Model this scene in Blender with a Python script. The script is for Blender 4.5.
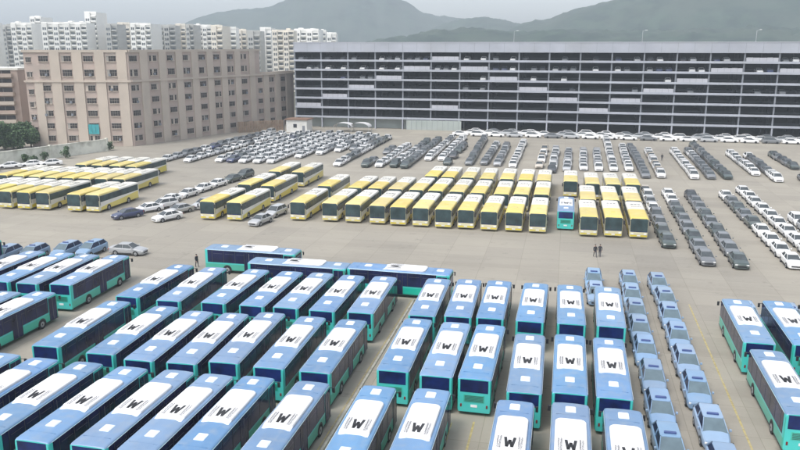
import bpy, math, random
from mathutils import Vector, Matrix
R = math.radians
rng = random.Random(7)
for o in list(bpy.data.objects): bpy.data.objects.remove(o)
sc = bpy.context.scene
COL = sc.collection

# ------------------------------------------------------------------ camera, sky, sun, exposure
CAMH, F, YH, YAW = 28.0, 760.0, 45.0, R(12.28)
PITCH = math.atan((225 - YH) / F)
cam_data = bpy.data.cameras.new('camera'); cam = bpy.data.objects.new('camera', cam_data)
COL.objects.link(cam); sc.camera = cam
cam.location = (0, 0, CAMH); cam.rotation_euler = (math.pi/2 - PITCH, 0, YAW)
cam_data.sensor_width = 36; cam_data.lens = F / 800 * 36
cam_data.clip_start = 0.5; cam_data.clip_end = 12000

SUN_EL, SUN_AZ = R(58), R(215)          # direction towards the sun, azimuth clockwise from +Y
w = bpy.data.worlds.new('World'); sc.world = w; w.use_nodes = True
nt = w.node_tree; nt.nodes.clear()
sky = nt.nodes.new('ShaderNodeTexSky'); sky.sky_type = 'NISHITA'; sky.sun_disc = False
sky.sun_elevation = SUN_EL; sky.sun_rotation = SUN_AZ
sky.air_density = 1.0; sky.dust_density = 3.0; sky.ozone_density = 1.0
hsv = nt.nodes.new('ShaderNodeHueSaturation'); hsv.inputs['Saturation'].default_value = 0.38
bg = nt.nodes.new('ShaderNodeBackground'); bg.inputs['Strength'].default_value = 0.15
wo = nt.nodes.new('ShaderNodeOutputWorld')
nt.links.new(sky.outputs[0], hsv.inputs['Color']); nt.links.new(hsv.outputs[0], bg.inputs[0]); nt.links.new(bg.outputs[0], wo.inputs[0])
sl = bpy.data.lights.new('sun', 'SUN'); sl.energy = 0.9; sl.angle = R(20); sl.color = (1.0, 0.97, 0.92)
sun = bpy.data.objects.new('sun', sl); COL.objects.link(sun)
sd = Vector((math.sin(SUN_AZ)*math.cos(SUN_EL), math.cos(SUN_AZ)*math.cos(SUN_EL), math.sin(SUN_EL)))
sun.rotation_euler = sd.to_track_quat('Z', 'Y').to_euler()
sc.view_settings.view_transform = 'Standard'; sc.view_settings.look = 'None'
sc.view_settings.gamma = 1.0; sc.view_settings.use_curve_mapping = False
sc.view_settings.exposure = 1.1

# ------------------------------------------------------------------ helpers
INST = ('bus_roof_blue','bus_teal_paint','white_cover_paint','coach_yellow','coach_side_yellow','coach_white','hatch_white')
def mat(name, col, rough=0.6, metal=0.0, var=0.12, scale=0.6, spec=0.5, bump=0.0, coat=0.0, dirt=None, local=False, alpha=None):
    m = bpy.data.materials.new(name); m.use_nodes = True
    t = m.node_tree; b = t.nodes['Principled BSDF']
    b.inputs['Roughness'].default_value = rough; b.inputs['Metallic'].default_value = metal
    b.inputs['Specular IOR Level'].default_value = spec
    if coat: b.inputs['Coat Weight'].default_value = coat; b.inputs['Coat Roughness'].default_value = 0.15
    tc = t.nodes.new('ShaderNodeTexCoord')
    geo = t.nodes.new('ShaderNodeNewGeometry')
    src = tc.outputs['Object'] if local else geo.outputs['Position']
    n = t.nodes.new('ShaderNodeTexNoise'); n.inputs['Scale'].default_value = scale; n.inputs['Detail'].default_value = 5
    t.links.new(src, n.inputs['Vector'])
    mp = t.nodes.new('ShaderNodeMapRange'); mp.inputs[1].default_value = 0.3; mp.inputs[2].default_value = 0.7
    mp.inputs[3].default_value = 1 - var; mp.inputs[4].default_value = 1 + var
    t.links.new(n.outputs['Fac'], mp.inputs[0])
    mx = t.nodes.new('ShaderNodeMix'); mx.data_type = 'RGBA'; mx.blend_type = 'MULTIPLY'; mx.inputs[0].default_value = 1
    mx.inputs[6].default_value = (*col, 1); t.links.new(mp.outputs[0], mx.inputs[7])
    out = mx.outputs[2]
    if name in INST or name.startswith('car_paint'):
        oi = t.nodes.new('ShaderNodeObjectInfo'); hs = t.nodes.new('ShaderNodeHueSaturation')
        for k_, (lo, hi), mul in (('Value', (0.88, 1.08), 1.0), ('Saturation', (0.85, 1.1), 7.3), ('Hue', (0.496, 0.504), 13.7)):
            ml = t.nodes.new('ShaderNodeMath'); ml.operation = 'MULTIPLY'; ml.inputs[1].default_value = mul
            fr = t.nodes.new('ShaderNodeMath'); fr.operation = 'FRACT'
            q_ = t.nodes.new('ShaderNodeMapRange'); q_.inputs[3].default_value = lo; q_.inputs[4].default_value = hi
            t.links.new(oi.outputs['Random'], ml.inputs[0]); t.links.new(ml.outputs[0], fr.inputs[0]); t.links.new(fr.outputs[0], q_.inputs[0]); t.links.new(q_.outputs[0], hs.inputs[k_])
        t.links.new(out, hs.inputs['Color']); out = hs.outputs[0]
    if dirt:
        n2 = t.nodes.new('ShaderNodeTexNoise'); n2.inputs['Scale'].default_value = dirt[1]; n2.inputs['Detail'].default_value = 8
        t.links.new(src, n2.inputs['Vector'])
        r2 = t.nodes.new('ShaderNodeMapRange'); r2.inputs[1].default_value = 0.48; r2.inputs[2].default_value = 0.72
        r2.inputs[3].default_value = 0; r2.inputs[4].default_value = dirt[2]
        t.links.new(n2.outputs['Fac'], r2.inputs[0])
        m2 = t.nodes.new('ShaderNodeMix'); m2.data_type = 'RGBA'
        t.links.new(r2.outputs[0], m2.inputs[0]); t.links.new(out, m2.inputs[6]); m2.inputs[7].default_value = (*dirt[0], 1)
        out = m2.outputs[2]
    t.links.new(out, b.inputs['Base Color'])
    if bump:
        bp = t.nodes.new('ShaderNodeBump'); bp.inputs['Strength'].default_value = bump
        t.links.new(n.outputs['Fac'], bp.inputs['Height']); t.links.new(bp.outputs[0], b.inputs['Normal'])
    return m

M = {}
D = (0.30, 0.27, 0.22)
M['bus_roof'] = mat('bus_roof_blue', (0.130, 0.245, 0.415), 0.42, var=0.10, scale=0.35, dirt=((0.24,0.29,0.35),1.3,0.5), coat=0.2)
M['teal'] = mat('bus_teal_paint', (0.02, 0.43, 0.31), 0.35, var=0.08, scale=0.5, coat=0.3)
M['cyan'] = mat('bus_pillar_cyan', (0.06, 0.52, 0.48), 0.35, var=0.05, coat=0.3)
M['glass'] = mat('dark_blue_glass', (0.006, 0.016, 0.09), 0.14, var=0.5, scale=0.9, spec=0.35)
M['glass_b'] = mat('dark_bus_side_glass', (0.010, 0.014, 0.055), 0.16, var=0.6, scale=0.5, spec=0.30)
M['white'] = mat('white_cover_paint', (0.74, 0.74, 0.74), 0.45, var=0.04, scale=0.8, dirt=((0.6,0.6,0.58),1.3,0.25))
M['hatch'] = mat('hatch_white', (0.70, 0.78, 0.88), 0.5, var=0.05)
M['ink'] = mat('black_lettering', (0.02, 0.02, 0.022), 0.6, var=0.1)
M['ink_grey'] = mat('grey_lettering', (0.12, 0.12, 0.13), 0.6, var=0.1)
M['brown_ink'] = mat('brown_lettering', (0.22, 0.16, 0.09), 0.6, var=0.1)
M['tyre'] = mat('rubber', (0.015, 0.015, 0.016), 0.85, var=0.2)
M['rim'] = mat('wheel_rim', (0.35, 0.36, 0.37), 0.4, 0.4)
M['lamp_rd'] = mat('dark_red_lamp', (0.16, 0.012, 0.015), 0.3)
M['black'] = mat('black_plastic', (0.02, 0.02, 0.025), 0.5)
M['lamp_w'] = mat('clear_lamp', (0.7, 0.7, 0.68), 0.2)
M['lamp_r'] = mat('red_lamp', (0.45, 0.02, 0.02), 0.25)
M['yellow'] = mat('coach_yellow', (0.64, 0.51, 0.13), 0.42, var=0.07, scale=0.5, dirt=((0.55,0.5,0.3),1.0,0.3), coat=0.2)
M['yellow_d'] = mat('coach_side_yellow', (0.66, 0.54, 0.07), 0.38, var=0.06, coat=0.3)
M['cream'] = mat('coach_white', (0.70, 0.68, 0.61), 0.42, var=0.05, dirt=((0.6,0.56,0.46),0.8,0.3), coat=0.2)
M['bumper'] = mat('coach_bumper', (0.60,0.56,0.38), 0.4, var=0.1)
M['coach_glass'] = mat('coach_glass', (0.035, 0.06, 0.065), 0.15, var=0.4, scale=0.7, spec=0.35)
CARCOL = {'white': (0.78,0.78,0.77), 'silver': (0.42,0.43,0.44), 'grey': (0.17,0.18,0.19), 'black': (0.03,0.032,0.04),
          'dark green': (0.055,0.075,0.07), 'light blue': (0.20,0.31,0.455), 'navy': (0.03,0.045,0.12), 'beige': (0.50,0.44,0.36)}
for k, c in CARCOL.items():
    M['car_'+k] = mat('car_paint_'+k.replace(' ', '_'), c, 0.32, 0.1 if k in ('silver','grey') else 0, var=0.06, scale=0.4, coat=0.5, dirt=((0.35,0.33,0.3),0.5,0.18))
M['car_glass'] = mat('car_glass', (0.06, 0.07, 0.075), 0.15, var=0.35, scale=0.8, spec=0.5)
M['navy_glass'] = mat('navy_side_glass', (0.012, 0.022, 0.06), 0.18, var=0.3)
M['taxi_shield'] = mat('hazy_windscreen', (0.10, 0.145, 0.17), 0.25, var=0.15, scale=1.2)

class MB:
    """collects shapes into one mesh; every face keeps a material name"""
    def __init__(s): s.v = []; s.f = []; s.m = []; s.sm = []
    def add(s, vs, fs, m, smooth=False):
        b = len(s.v); s.v += [tuple(p) for p in vs]
        for f in fs: s.f.append(tuple(i + b for i in f)); s.m.append(m); s.sm.append(smooth)
    def box(s, x0, x1, y0, y1, z0, z1, m, rz=0, c=(0,0)):
        vs = [(x,y,z) for z in (z0,z1) for x,y in ((x0,y0),(x1,y0),(x1,y1),(x0,y1))]
        if rz:
            cc, ss = math.cos(rz), math.sin(rz)
            vs = [(c[0]+(x-c[0])*cc-(y-c[1])*ss, c[1]+(x-c[0])*ss+(y-c[1])*cc, z) for x,y,z in vs]
        s.add(vs, [(3,2,1,0),(4,5,6,7),(0,1,5,4),(1,2,6,5),(2,3,7,6),(3,0,4,7)], m)
    def bevbox(s, x0, x1, y0, y1, z0, z1, m, b=0.05):
        # box with chamfered top edges and vertical corners
        def ring(i, z): return [(x0+i+b,y0+i,z),(x1-i-b,y0+i,z),(x1-i,y0+i+b,z),(x1-i,y1-i-b,z),(x1-i-b,y1-i,z),(x0+i+b,y1-i,z),(x0+i,y1-i-b,z),(x0+i,y0+i+b,z)]
        vs = ring(0,z0)+ring(0,z1-b)+ring(b,z1)
        fs = [tuple(range(7,-1,-1)), tuple(range(16,24))]
        for k in (0,8):
            for i in range(8): j=(i+1)%8; fs.append((k+i,k+j,k+8+j,k+8+i))
        s.add(vs, fs, m)
    def cyl(s, p0, p1, r0, r1, m, n=12, caps=True, smooth=True):
        p0 = Vector(p0); p1 = Vector(p1); d = (p1-p0).normalized()
        a = Vector((0,0,1)) if abs(d.z) < 0.9 else Vector((1,0,0))
        u = d.cross(a).normalized(); v = d.cross(u)
        vs = []
        for p, r in ((p0,r0),(p1,r1)):
            for i in range(n):
                t = 2*math.pi*i/n; vs.append(p+u*math.cos(t)*r+v*math.sin(t)*r)
        s.add(vs, [(i,i+n,(i+1)%n+n,(i+1)%n) for i in range(n)], m, smooth)
        if caps: s.add(vs, [tuple(range(n)), tuple(range(2*n-1,n-1,-1))], m)
    def loft(s, rings, mf, smooth=False, caps=True):
        n = len(rings[0]); b = [v for r in rings for v in r]
        for k in range(len(rings)-1):
            for i in range(n):
                j = (i+1) % n
                f = (k*n+i, k*n+j, (k+1)*n+j, (k+1)*n+i)
                c = [sum(b[q][a] for q in f)/4 for a in range(3)]
                s.add([b[q] for q in f], [(0,1,2,3)], mf(c) if callable(mf) else mf, smooth)
        if caps:
            for r, fl in ((rings[0], True), (rings[-1], False)):
                c = [sum(p[a] for p in r)/n for a in range(3)]
                s.add(r, [tuple(range(n-1,-1,-1)) if fl else tuple(range(n))], mf(c) if callable(mf) else mf)
    def mesh(s, name, weld=False):
        me = bpy.data.meshes.new(name); me.from_pydata(s.v, [], s.f)
        names = []
        for a in s.m:
            if a not in names: names.append(a)
        for a in names: me.materials.append(M[a])
        me.polygons.foreach_set('material_index', [names.index(a) for a in s.m])
        me.polygons.foreach_set('use_smooth', s.sm)
        me.update()
        if weld:
            import bmesh
            bm = bmesh.new(); bm.from_mesh(me); bmesh.ops.remove_doubles(bm, verts=bm.verts, dist=0.0005)
            bmesh.ops.recalc_face_normals(bm, faces=bm.faces); bm.to_mesh(me); bm.free()
        return me
    def build(s, name, parent=None, weld=False):
        o = bpy.data.objects.new(name, s.mesh(name, weld)); COL.objects.link(o)
        if parent is not None: o.parent = parent
        return o
def tag(o, label=None, cat=None, group=None, kind=None):
    if label: o['label'] = label
    if cat: o['category'] = cat
    if group: o['group'] = group
    if kind: o['kind'] = kind
    return o
def empty(name, loc=(0,0,0), rz=0):
    o = bpy.data.objects.new(name, None); COL.objects.link(o); o.location = loc; o.rotation_euler = (0,0,rz)
    o.empty_display_size = 0.5
    return o
def tree_of(o):                                  # the thing, its parts and their sub-parts
    return (o, [tree_of(c) for c in KIDS.get(o.name, [])])
def copy_tree(node, parent=None):
    src, kids = node
    c = src.copy(); COL.objects.link(c)
    if parent is not None: c.parent = parent
    for k in kids: copy_tree(k, c)
    return c
KIDS = {}
def index_kids():
    KIDS.clear()
    for o in bpy.data.objects:
        if o.parent: KIDS.setdefault(o.parent.name, []).append(o)
class Stock:
    """first placement uses the prototype itself, later ones are copies"""
    def __init__(s, root): index_kids(); s.node = tree_of(root); s.used = False
    def put(s, x, y, rz, label, cat, group, z=0, scale=None):
        o = s.node[0] if not s.used else copy_tree(s.node)
        s.used = True
        o.location = (x, y, z); o.rotation_euler = (0, 0, rz)
        for k in ('group',):
            if k in o: del o[k]
        if cat in ('car','taxi'): o.scale = (1.08,1.08,1.08)
        tag(o, label, cat, group)
        return o
ORD = ['first','second','third','fourth','fifth','sixth','seventh','eighth','ninth','tenth','eleventh','twelfth','thirteenth','fourteenth','fifteenth','sixteenth','seventeenth','eighteenth','nineteenth','twentieth']+['next']*20
def ordn(i, n, a, b):                            # position counted from end a, or from end b when that is nearer
    if n == 1: return 'alone'
    if i == 0: return a + 'most'
    if i == n-1: return b + 'most'
    if n-1-i < i: return ORD[n-1-i] + ' from ' + b
    return ORD[i] + ' from ' + a
def un(px, py, z=0.0):
    p = PITCH; u = (px-400)/F; v = (py-225)/F
    d = math.cos(p)-v*math.sin(p); up = -math.sin(p)-v*math.cos(p)
    t = (z-CAMH)/up; r = u*t; fw = d*t
    return Vector((r*math.cos(YAW)-fw*math.sin(YAW), r*math.sin(YAW)+fw*math.cos(YAW), z))

# ------------------------------------------------------------------ ground
def ground_mat(name, cols, joint=True, scale=0.03):
    m = bpy.data.materials.new(name); m.use_nodes = True; t = m.node_tree; b = t.nodes['Principled BSDF']
    b.inputs['Roughness'].default_value = 0.85; b.inputs['Specular IOR Level'].default_value = 0.3
    g = t.nodes.new('ShaderNodeNewGeometry')
    def noise(sc_, det, rough=0.6, vec=None):
        n = t.nodes.new('ShaderNodeTexNoise'); n.inputs['Scale'].default_value = sc_; n.inputs['Detail'].default_value = det
        n.inputs['Roughness'].default_value = rough
        t.links.new(vec or g.outputs['Position'], n.inputs['Vector']); return n.outputs['Fac']
    def ramp(fac, lo, hi, a, c):
        r = t.nodes.new('ShaderNodeMapRange'); r.inputs[1].default_value = lo; r.inputs[2].default_value = hi
        r.inputs[3].default_value = a; r.inputs[4].default_value = c; t.links.new(fac, r.inputs[0]); return r.outputs[0]
    def mix(fac, a, c, bt='MIX'):
        x = t.nodes.new('ShaderNodeMix'); x.data_type = 'RGBA'; x.blend_type = bt
        if hasattr(fac, 'default_value') or not isinstance(fac, (int, float)): t.links.new(fac, x.inputs[0])
        else: x.inputs[0].default_value = fac
        for s_, q in ((a, 6), (c, 7)):
            if isinstance(s_, tuple): x.inputs[q].default_value = (*s_, 1)
            else: t.links.new(s_, x.inputs[q])
        return x.outputs[2]
    c = mix(ramp(noise(scale, 4), 0.38, 0.62, 0, 1), cols[0], cols[1])
    c = mix(ramp(noise(scale*0.45, 3), 0.45, 0.62, 0, 0.75), c, cols[2])
    if joint:
        # long tyre-polished smears running across the lot
        mp = t.nodes.new('ShaderNodeMapping'); mp.inputs['Scale'].default_value = (0.03, 0.22, 1)
        t.links.new(g.outputs['Position'], mp.inputs[0])
        c = mix(ramp(noise(1.0, 6, vec=mp.outputs[0]), 0.50, 0.74, 0, 0.36), c, (0.165, 0.148, 0.122))
        c = mix(ramp(noise(0.35, 8, 0.75), 0.58, 0.74, 0, 0.75), c, (0.13, 0.12, 0.105))       # oil and dirt stains
        c = mix(ramp(noise(1.8, 6, 0.8), 0.40, 0.65, 0, 0.22), c, (0.36, 0.335, 0.285))
        br = t.nodes.new('ShaderNodeTexBrick'); br.offset = 0; br.inputs['Scale'].default_value = 1
        br.inputs['Brick Width'].default_value = 5.0; br.inputs['Row Height'].default_value = 5.0
        br.inputs['Mortar Size'].default_value = 0.03; br.inputs['Mortar Smooth'].default_value = 0.3
        br.inputs['Color1'].default_value = (1,1,1,1); br.inputs['Color2'].default_value = (0.85,0.85,0.86,1); br.inputs['Mortar'].default_value = (0.62,0.61,0.58,1)
        t.links.new(g.outputs['Position'], br.inputs['Vector'])
        c = mix(0.75, c, br.outputs['Color'], 'MULTIPLY')
    t.links.new(c, b.inputs['Base Color'])
    bp = t.nodes.new('ShaderNodeBump'); bp.inputs['Strength'].default_value = 0.25; bp.inputs['Distance'].default_value = 0.02
    t.links.new(noise(3.0, 6), bp.inputs['Height']); t.links.new(bp.outputs[0], b.inputs['Normal'])
    return m
M['concrete'] = ground_mat('lot_concrete', ((0.335,0.308,0.255), (0.295,0.272,0.228), (0.25,0.233,0.20)))
M['earth'] = ground_mat('far_ground', ((0.07,0.085,0.05), (0.12,0.12,0.09), (0.16,0.15,0.13)), joint=False, scale=0.01)
M['line'] = mat('worn_yellow_paint', (0.38, 0.31, 0.13), 0.7, var=0.3, scale=3, dirt=((0.3,0.28,0.24),1.5,0.8))
M['line_pale'] = mat('worn_pale_kerb', (0.42, 0.40, 0.34), 0.7, var=0.2, scale=2, dirt=((0.25,0.23,0.2),1.5,0.7))

b = MB(); b.add([(-2800,-2800,0),(2800,-2800,0),(2800,2800,0),(-2800,2800,0)], [(0,1,2,3)], 'earth')
tag(b.build('ground'), kind='structure')
b = MB(); b.add([(x,y,0.004) for x,y in ((-170,-60),(190,-60),(190,320),(-170,320))], [(0,1,2,3)], 'concrete')
tag(b.build('parking_lot'), kind='structure')
b = MB()
def stripe(x0, y0, x1, y1, wd, m, z=0.008):
    d = Vector((x1-x0, y1-y0)).normalized(); n = Vector((-d.y, d.x))*wd/2
    b.add([(x0-n.x,y0-n.y,z),(x1-n.x,y1-n.y,z),(x1+n.x,y1+n.y,z),(x0+n.x,y0+n.y,z)], [(3,2,1,0)], m)
stripe(13.9, 30, 14.3, 85, 0.16, 'line')
stripe(-5.9, 20, -5.75, 53, 0.16, 'line'); stripe(-7.5, 20, -7.4, 52.5, 0.10, 'line')
stripe(-16.15, 20, -16.05, 80, 0.10, 'line')
tag(b.build('lane_markings'), kind='structure')
b = MB(); b.bevbox(-15.9, -15.68, 20, 80, 0.004, 0.11, 'line_pale', 0.03)
tag(b.build('kerb'), kind='structure')

# ------------------------------------------------------------------ blue city bus (front at +Y)
def section(y, w, zt, zb=0.32, r=0.17):
    z0 = zt - r
    half = [(w-0.05, zb), (w, zb+0.15), (w, 1.2), (w, z0-0.1), (w-r*0.08, z0+r*0.30), (w-r*0.38, z0+r*0.72), (w-r*1.0, zt-0.01), (w*0.4, zt+0.035)]
    return [(x,y,z) for x,z in half] + [(-x,y,z) for x,z in reversed(half)]
def wheel(name, x, y, side, parent, r=0.48, wd=0.28, n=16):
    b = MB(); b.cyl((x-side*wd/2,y,r),(x+side*wd/2,y,r), r, r, 'tyre', n)
    b.cyl((x+side*wd/2,y,r),(x+side*(wd/2+0.012),y,r), r*0.60, r*0.55, 'rim', 12)
    b.cyl((x+side*(wd/2+0.012),y,r),(x+side*(wd/2+0.02),y,r), r*0.2, r*0.18, 'black', 8)
    return b.build(name, parent)
def arch(b, x, y, side, r, m, zc=0.5):
    vs = [(x, y, zc)]; n = 12
    for i in range(n+1):
        t = math.pi*i/n; vs.append((x, y+math.cos(t)*r, zc+math.sin(t)*r))
    vs += [(x, y-r, 0.33), (x, y+r, 0.33)]
    fs = [(0,i+1,i+2) for i in range(n)] + [(0,n+1,n+2),(0,n+3,1),(0,n+2,n+3)]
    if side < 0: fs = [f[::-1] for f in fs]
    b.add(vs, fs, m)
def panel(b, side, x, y0, y1, z0, z1, m, t=0.012):
    xa, xb = sorted((x, x+side*t)); b.box(xa, xb, y0, y1, z0, z1, m)

def make_blue_bus():
    root = empty('city_bus'); W = 1.30; L = 12.0
    b = MB()
    st = [(0,0.95,3.04),(0.06,0.98,3.08),(0.18,1.0,3.10),(0.6,1.0,3.12),(11.3,1.0,3.12),(11.75,0.99,3.09),(11.92,0.97,3.05),(12,0.93,2.98)]
    rings = [section(y-6, W*k, zt) for y,k,zt in st]
    b.loft(rings, lambda c: 'bus_roof' if c[2] > 3.0 else ('teal' if c[2] < 2.0 else 'cyan'))
    for s in (-1, 1):
        for yy in (-3.0, 3.4): arch(b, s*(W+0.004), yy, s, 0.60, 'black')
        panel(b, s, s*W, -5.7, 5.6, 2.965, 2.99, 'hatch', 0.015)
        panel(b, s, s*W, -5.9, 5.9, 0.36, 0.44, 'black', 0.008)
    # gutters and weld seams across the roof
    for yy in (-4.9, 4.0): b.box(-1.0, 1.0, yy-0.02, yy+0.02, 3.11, 3.165, 'bus_roof')
    b.box(-0.25, 0.25, -6.03, -5.99, 0.75, 0.95, 'white')              # plate
    b.build('body', root, weld=False)
    # side glass: one band each side (windows between slim dark posts)
    for s in (-1, 1):
        g = MB(); panel(g, s, s*W, -5.62, 4.5 if s > 0 else 5.72, 1.38, 2.96, 'glass_b', 0.014)
        for k in range(7): yy = -5.0 + k*1.55; panel(g, s, s*(W+0.014), yy-0.03, yy+0.03, 1.4, 2.9, 'black', 0.006)
        for k in range(6): yy = -4.2 + k*1.55; panel(g, s, s*(W+0.014), yy-0.6, yy+0.6, 2.52, 2.54, 'ink_grey', 0.006)
        g.build('side_window', root)
    for y0, y1 in ((-0.7, 0.65), (4.6, 5.75)):
        d = MB(); panel(d, 1, W, y0, y1, 0.42, 2.78, 'glass_b', 0.02)
        panel(d, 1, W+0.02, (y0+y1)/2-0.03, (y0+y1)/2+0.03, 0.45, 2.75, 'ink_grey', 0.01)
        for yy in (y0+0.03, y1-0.03): panel(d, 1, W+0.02, yy-0.03, yy+0.03, 0.42, 2.78, 'black', 0.01)
        d.build('door', root)
    g = MB(); g.add([(-1.02,-6.012,2.02),(1.02,-6.012,2.02),(1.0,-6.012,2.86),(-1.0,-6.012,2.86)], [(0,1,2,3)], 'glass')
    g.box(-1.08,1.08,-6.015,-5.97,1.96,2.985,'glass'); g.build('rear_window', root)
    e = MB(); e.box(-0.8,0.8,-6.02,-5.98,1.15,1.75,'teal')
    for k in range(6): e.box(-0.72,0.72,-6.032,-6.018,1.22+k*0.085,1.25+k*0.085,'black')
    e.build('engine_cover', root)
    g = MB(); g.box(-1.05,1.05,5.99,6.012,1.15,2.45,'glass'); g.build('windscreen', root)
    g = MB(); g.box(-0.95,0.95,5.99,6.016,2.5,2.8,'black'); g.build('destination_display', root)
    for s in (-1,1):
        t = MB(); t.bevbox(s*1.0-0.07, s*1.0+0.07, -6.025, -5.97, 0.72, 0.98, 'lamp_rd', 0.02); t.build('tail_light', root)
        t = MB(); t.bevbox(s*0.95-0.16, s*0.95+0.16, 5.96, 6.03, 0.62, 0.84, 'lamp_w', 0.02); t.build('headlight', root)
        t = MB(); t.cyl((s*1.18,5.85,2.75),(s*1.52,6.12,2.62),0.025,0.025,'black',6); t.box(s*1.50-0.10,s*1.50+0.10,6.07,6.18,2.25,2.66,'black'); t.build('mirror', root)
        for yy in (-3.0, 3.4): wheel('wheel', s*(W-0.12), yy, s, root)
    # raised white roof fairing, round-cornered at the front end, with a sloping lip at the rear
    f = MB(); y0, y1 = -1.35, 3.15; hw = 1.03
    out = [(-hw, y0), (hw, y0)]
    for i in range(7): t = math.pi/2*i/6; out.append((hw-0.42+0.42*math.cos(t), y1-0.42+0.42*math.sin(t)))
    for i in range(7): t = math.pi/2*i/6; out.append((-hw+0.42-0.42*math.sin(t), y1-0.42+0.42*math.cos(t)))
    n = len(out)
    def ins(k): return [(x*(1-k), (y-0.35)*(1-k*0.4)+0.35) for x,y in out]
    rr = [[(x,y,3.08) for x,y in out], [(x,y,3.25) for x,y in out], [(x,y,3.31) for x,y in ins(0.05)]]
    f.loft(rr, 'white', caps=False); f.add(rr[2], [tuple(range(n))], 'white')
    f.add([(-hw,y0,3.22),(hw,y0,3.22),(hw*0.98,y0-0.45,3.13),(-hw*0.98,y0-0.45,3.13),(hw,y0,3.09),(-hw,y0,3.09)], [(0,3,2,1),(1,2,4),(0,5,3)], 'hatch')
    fa = f.build('roof_fairing', root)
    z = 3.318; g = MB()
    def stroke(x0,y0,x1,y1,wd,m='ink'):
        d = Vector((x1-x0,y1-y0)).normalized(); nn = Vector((-d.y,d.x))*wd/2; e_ = d*wd*0.35
        g.add([(x0-nn.x-e_.x,y0-nn.y-e_.y,z),(x1-nn.x+e_.x,y1-nn.y+e_.y,z),(x1+nn.x+e_.x,y1+nn.y+e_.y,z),(x0+nn.x-e_.x,y0+nn.y-e_.y,z)],[(0,1,2,3)],m)
    cy = -0.42                                # the W mark, read from the rear
    for a in ((-0.30,0.34,-0.17,-0.42),(-0.17,-0.42,0.0,0.12),(0.0,0.12,0.17,-0.42),(0.17,-0.42,0.30,0.34)):
        stroke(a[0],cy+a[1]*1.45,a[2],cy+a[3]*1.45,0.195)
    g.build('logo', fa)
    for s in (-1,1):                          # two columns of small lettering beside the mark
        g = MB(); r_ = random.Random(5)
        for q in (-1, 1):                     # two close lines of small square characters
            xc = s*0.68+q*0.085
            for k in range(7 if q*s > 0 else 9):
                yc = cy-0.78+k*(0.23 if q*s > 0 else 0.18); h_ = 0.075 if q*s > 0 else 0.055
                stroke(xc-0.055, yc-h_, xc+0.055, yc-h_, 0.032, 'ink_grey'); stroke(xc-0.055, yc+h_, xc+0.055, yc+h_, 0.032, 'ink_grey')
                stroke(xc+r_.choice((-0.05,0,0.05)), yc-h_, xc+r_.choice((-0.05,0,0.05)), yc+h_, 0.034, 'ink_grey')
                if r_.random() < 0.6: stroke(xc-0.04, yc, xc+0.04, yc, 0.028, 'ink_grey')
        g.build('lettering', fa)
    for yy in (-3.75, 4.75):
        h = MB(); h.bevbox(-0.36,0.36,yy-0.42,yy+0.42,3.14,3.22,'hatch',0.04); h.bevbox(-0.28,0.28,yy-0.33,yy+0.33,3.22,3.245,'white',0.02); h.build('roof_hatch', root)
    return root
BUS = Stock(make_blue_bus())

# blue buses: (x of centre, y of tail) row by row
def bus_row(pts, desc, group='blue and teal city buses', head=0.0, names=None):
    pts = sorted(pts, key=lambda p: p[0])
    for i, p in enumerate(pts):
        hd = R(head + rng.uniform(-0.7, 0.7)) if len(p) < 3 else R(p[2])
        cx = p[0] + math.sin(-hd)*6; cy = p[1] + math.cos(hd)*6
        o = BUS.put(cx, cy, hd, 'blue roofed teal bus, ' + ordn(i, len(pts), 'left', 'right') + ' in ' + desc, 'bus', group)
        o.scale.z = 1 + rng.uniform(-0.01, 0.01)
# headings: positive turns the far end to the left
bus_row([(-40.6-3.9,38.8),(-40.7,38.6),(-36.7,38.6),(-32.8,38.5),(-28.9,38.7),(-25.6,38.7),(-22.2,38.9),(-17.9,39.0)], 'nearest row left of the kerb line')
bus_row([(-42.4,52.7,2.2),(-36.9,52.2,2.0),(-33.1,51.7,1.6),(-29.4,51.9,2.4),(-26.1,52.7,2.0),(-22.2,52.6,1.2),(-18.3,52.5,0.6)], 'second nearest row left of the kerb')
bus_row([(-42.9,66.0,-0.5),(-38.2,65.8,2.0),(-33.5,66.1,0),(-29.4,66.1,0.2),(-25.9,66.2,-0.2),(-22.2,66.2,0.3),(-18.4,66.4,1.2)], 'third row, behind the person walking')
bus_row([(-59.6,53.2),(-55.6,53.1),(-52.2,53.8)], 'far left near trio beside the access lane')
bus_row([(-63.4,67.6,1),(-59.4,67.7,1),(-55.9,67.7,1.4),(-52.1,68.1,1.6)], 'far left row below the blue taxis')
bus_row([(-73.2,71.6,0)], 'the left frame edge behind others')
bus_row([(-12.6,39.3,0.5),(-8.6,39.6,0.3),(-2.5,39.0,0.2),(1.3,39.5,0),(4.8,39.3,-0.3)], 'nearest row of the middle block')
bus_row([(-12.4,54.1,0.8),(-8.9,53.8,0.2),(-5.9,53.9,-0.6),(-2.05,52.4,0.6),(1.25,52.9,0),(4.45,52.9,-0.4)], 'second row of the middle block')
bus_row([(-12.5,66.9,1.2),(-9.1,67.3,1.6),(-6.1,67.6,0.4),(-2.4,67.5,-0.6),(1.4,67.7,0.8),(4.95,67.7,-0.8)], 'farthest row of the middle block')
bus_row([(17.2,52.9,-0.6),(21.3,52.9,-0.4)], 'nearer row of the right block')
bus_row([(17.2,66.3,-1.4),(21.25,66.7,-0.8),(25.2,66.9,0)], 'farther row of the right block')
for i,(x,y,h) in enumerate([(-37.7,86.3,-90.6),(-29.9,81.6,-90.3),(-17.8,81.8,-92.0)]):
    BUS.put(x, y, R(h), 'blue bus parked crosswise behind the rows, ' + ['leftmost','middle','rightmost'][i] + ' of three', 'bus', 'blue and teal city buses')
BUS.put(0.65, 123.2, 0, 'teal backed blue bus standing in the front row of yellow coaches', 'bus', 'blue and teal city buses')

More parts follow.
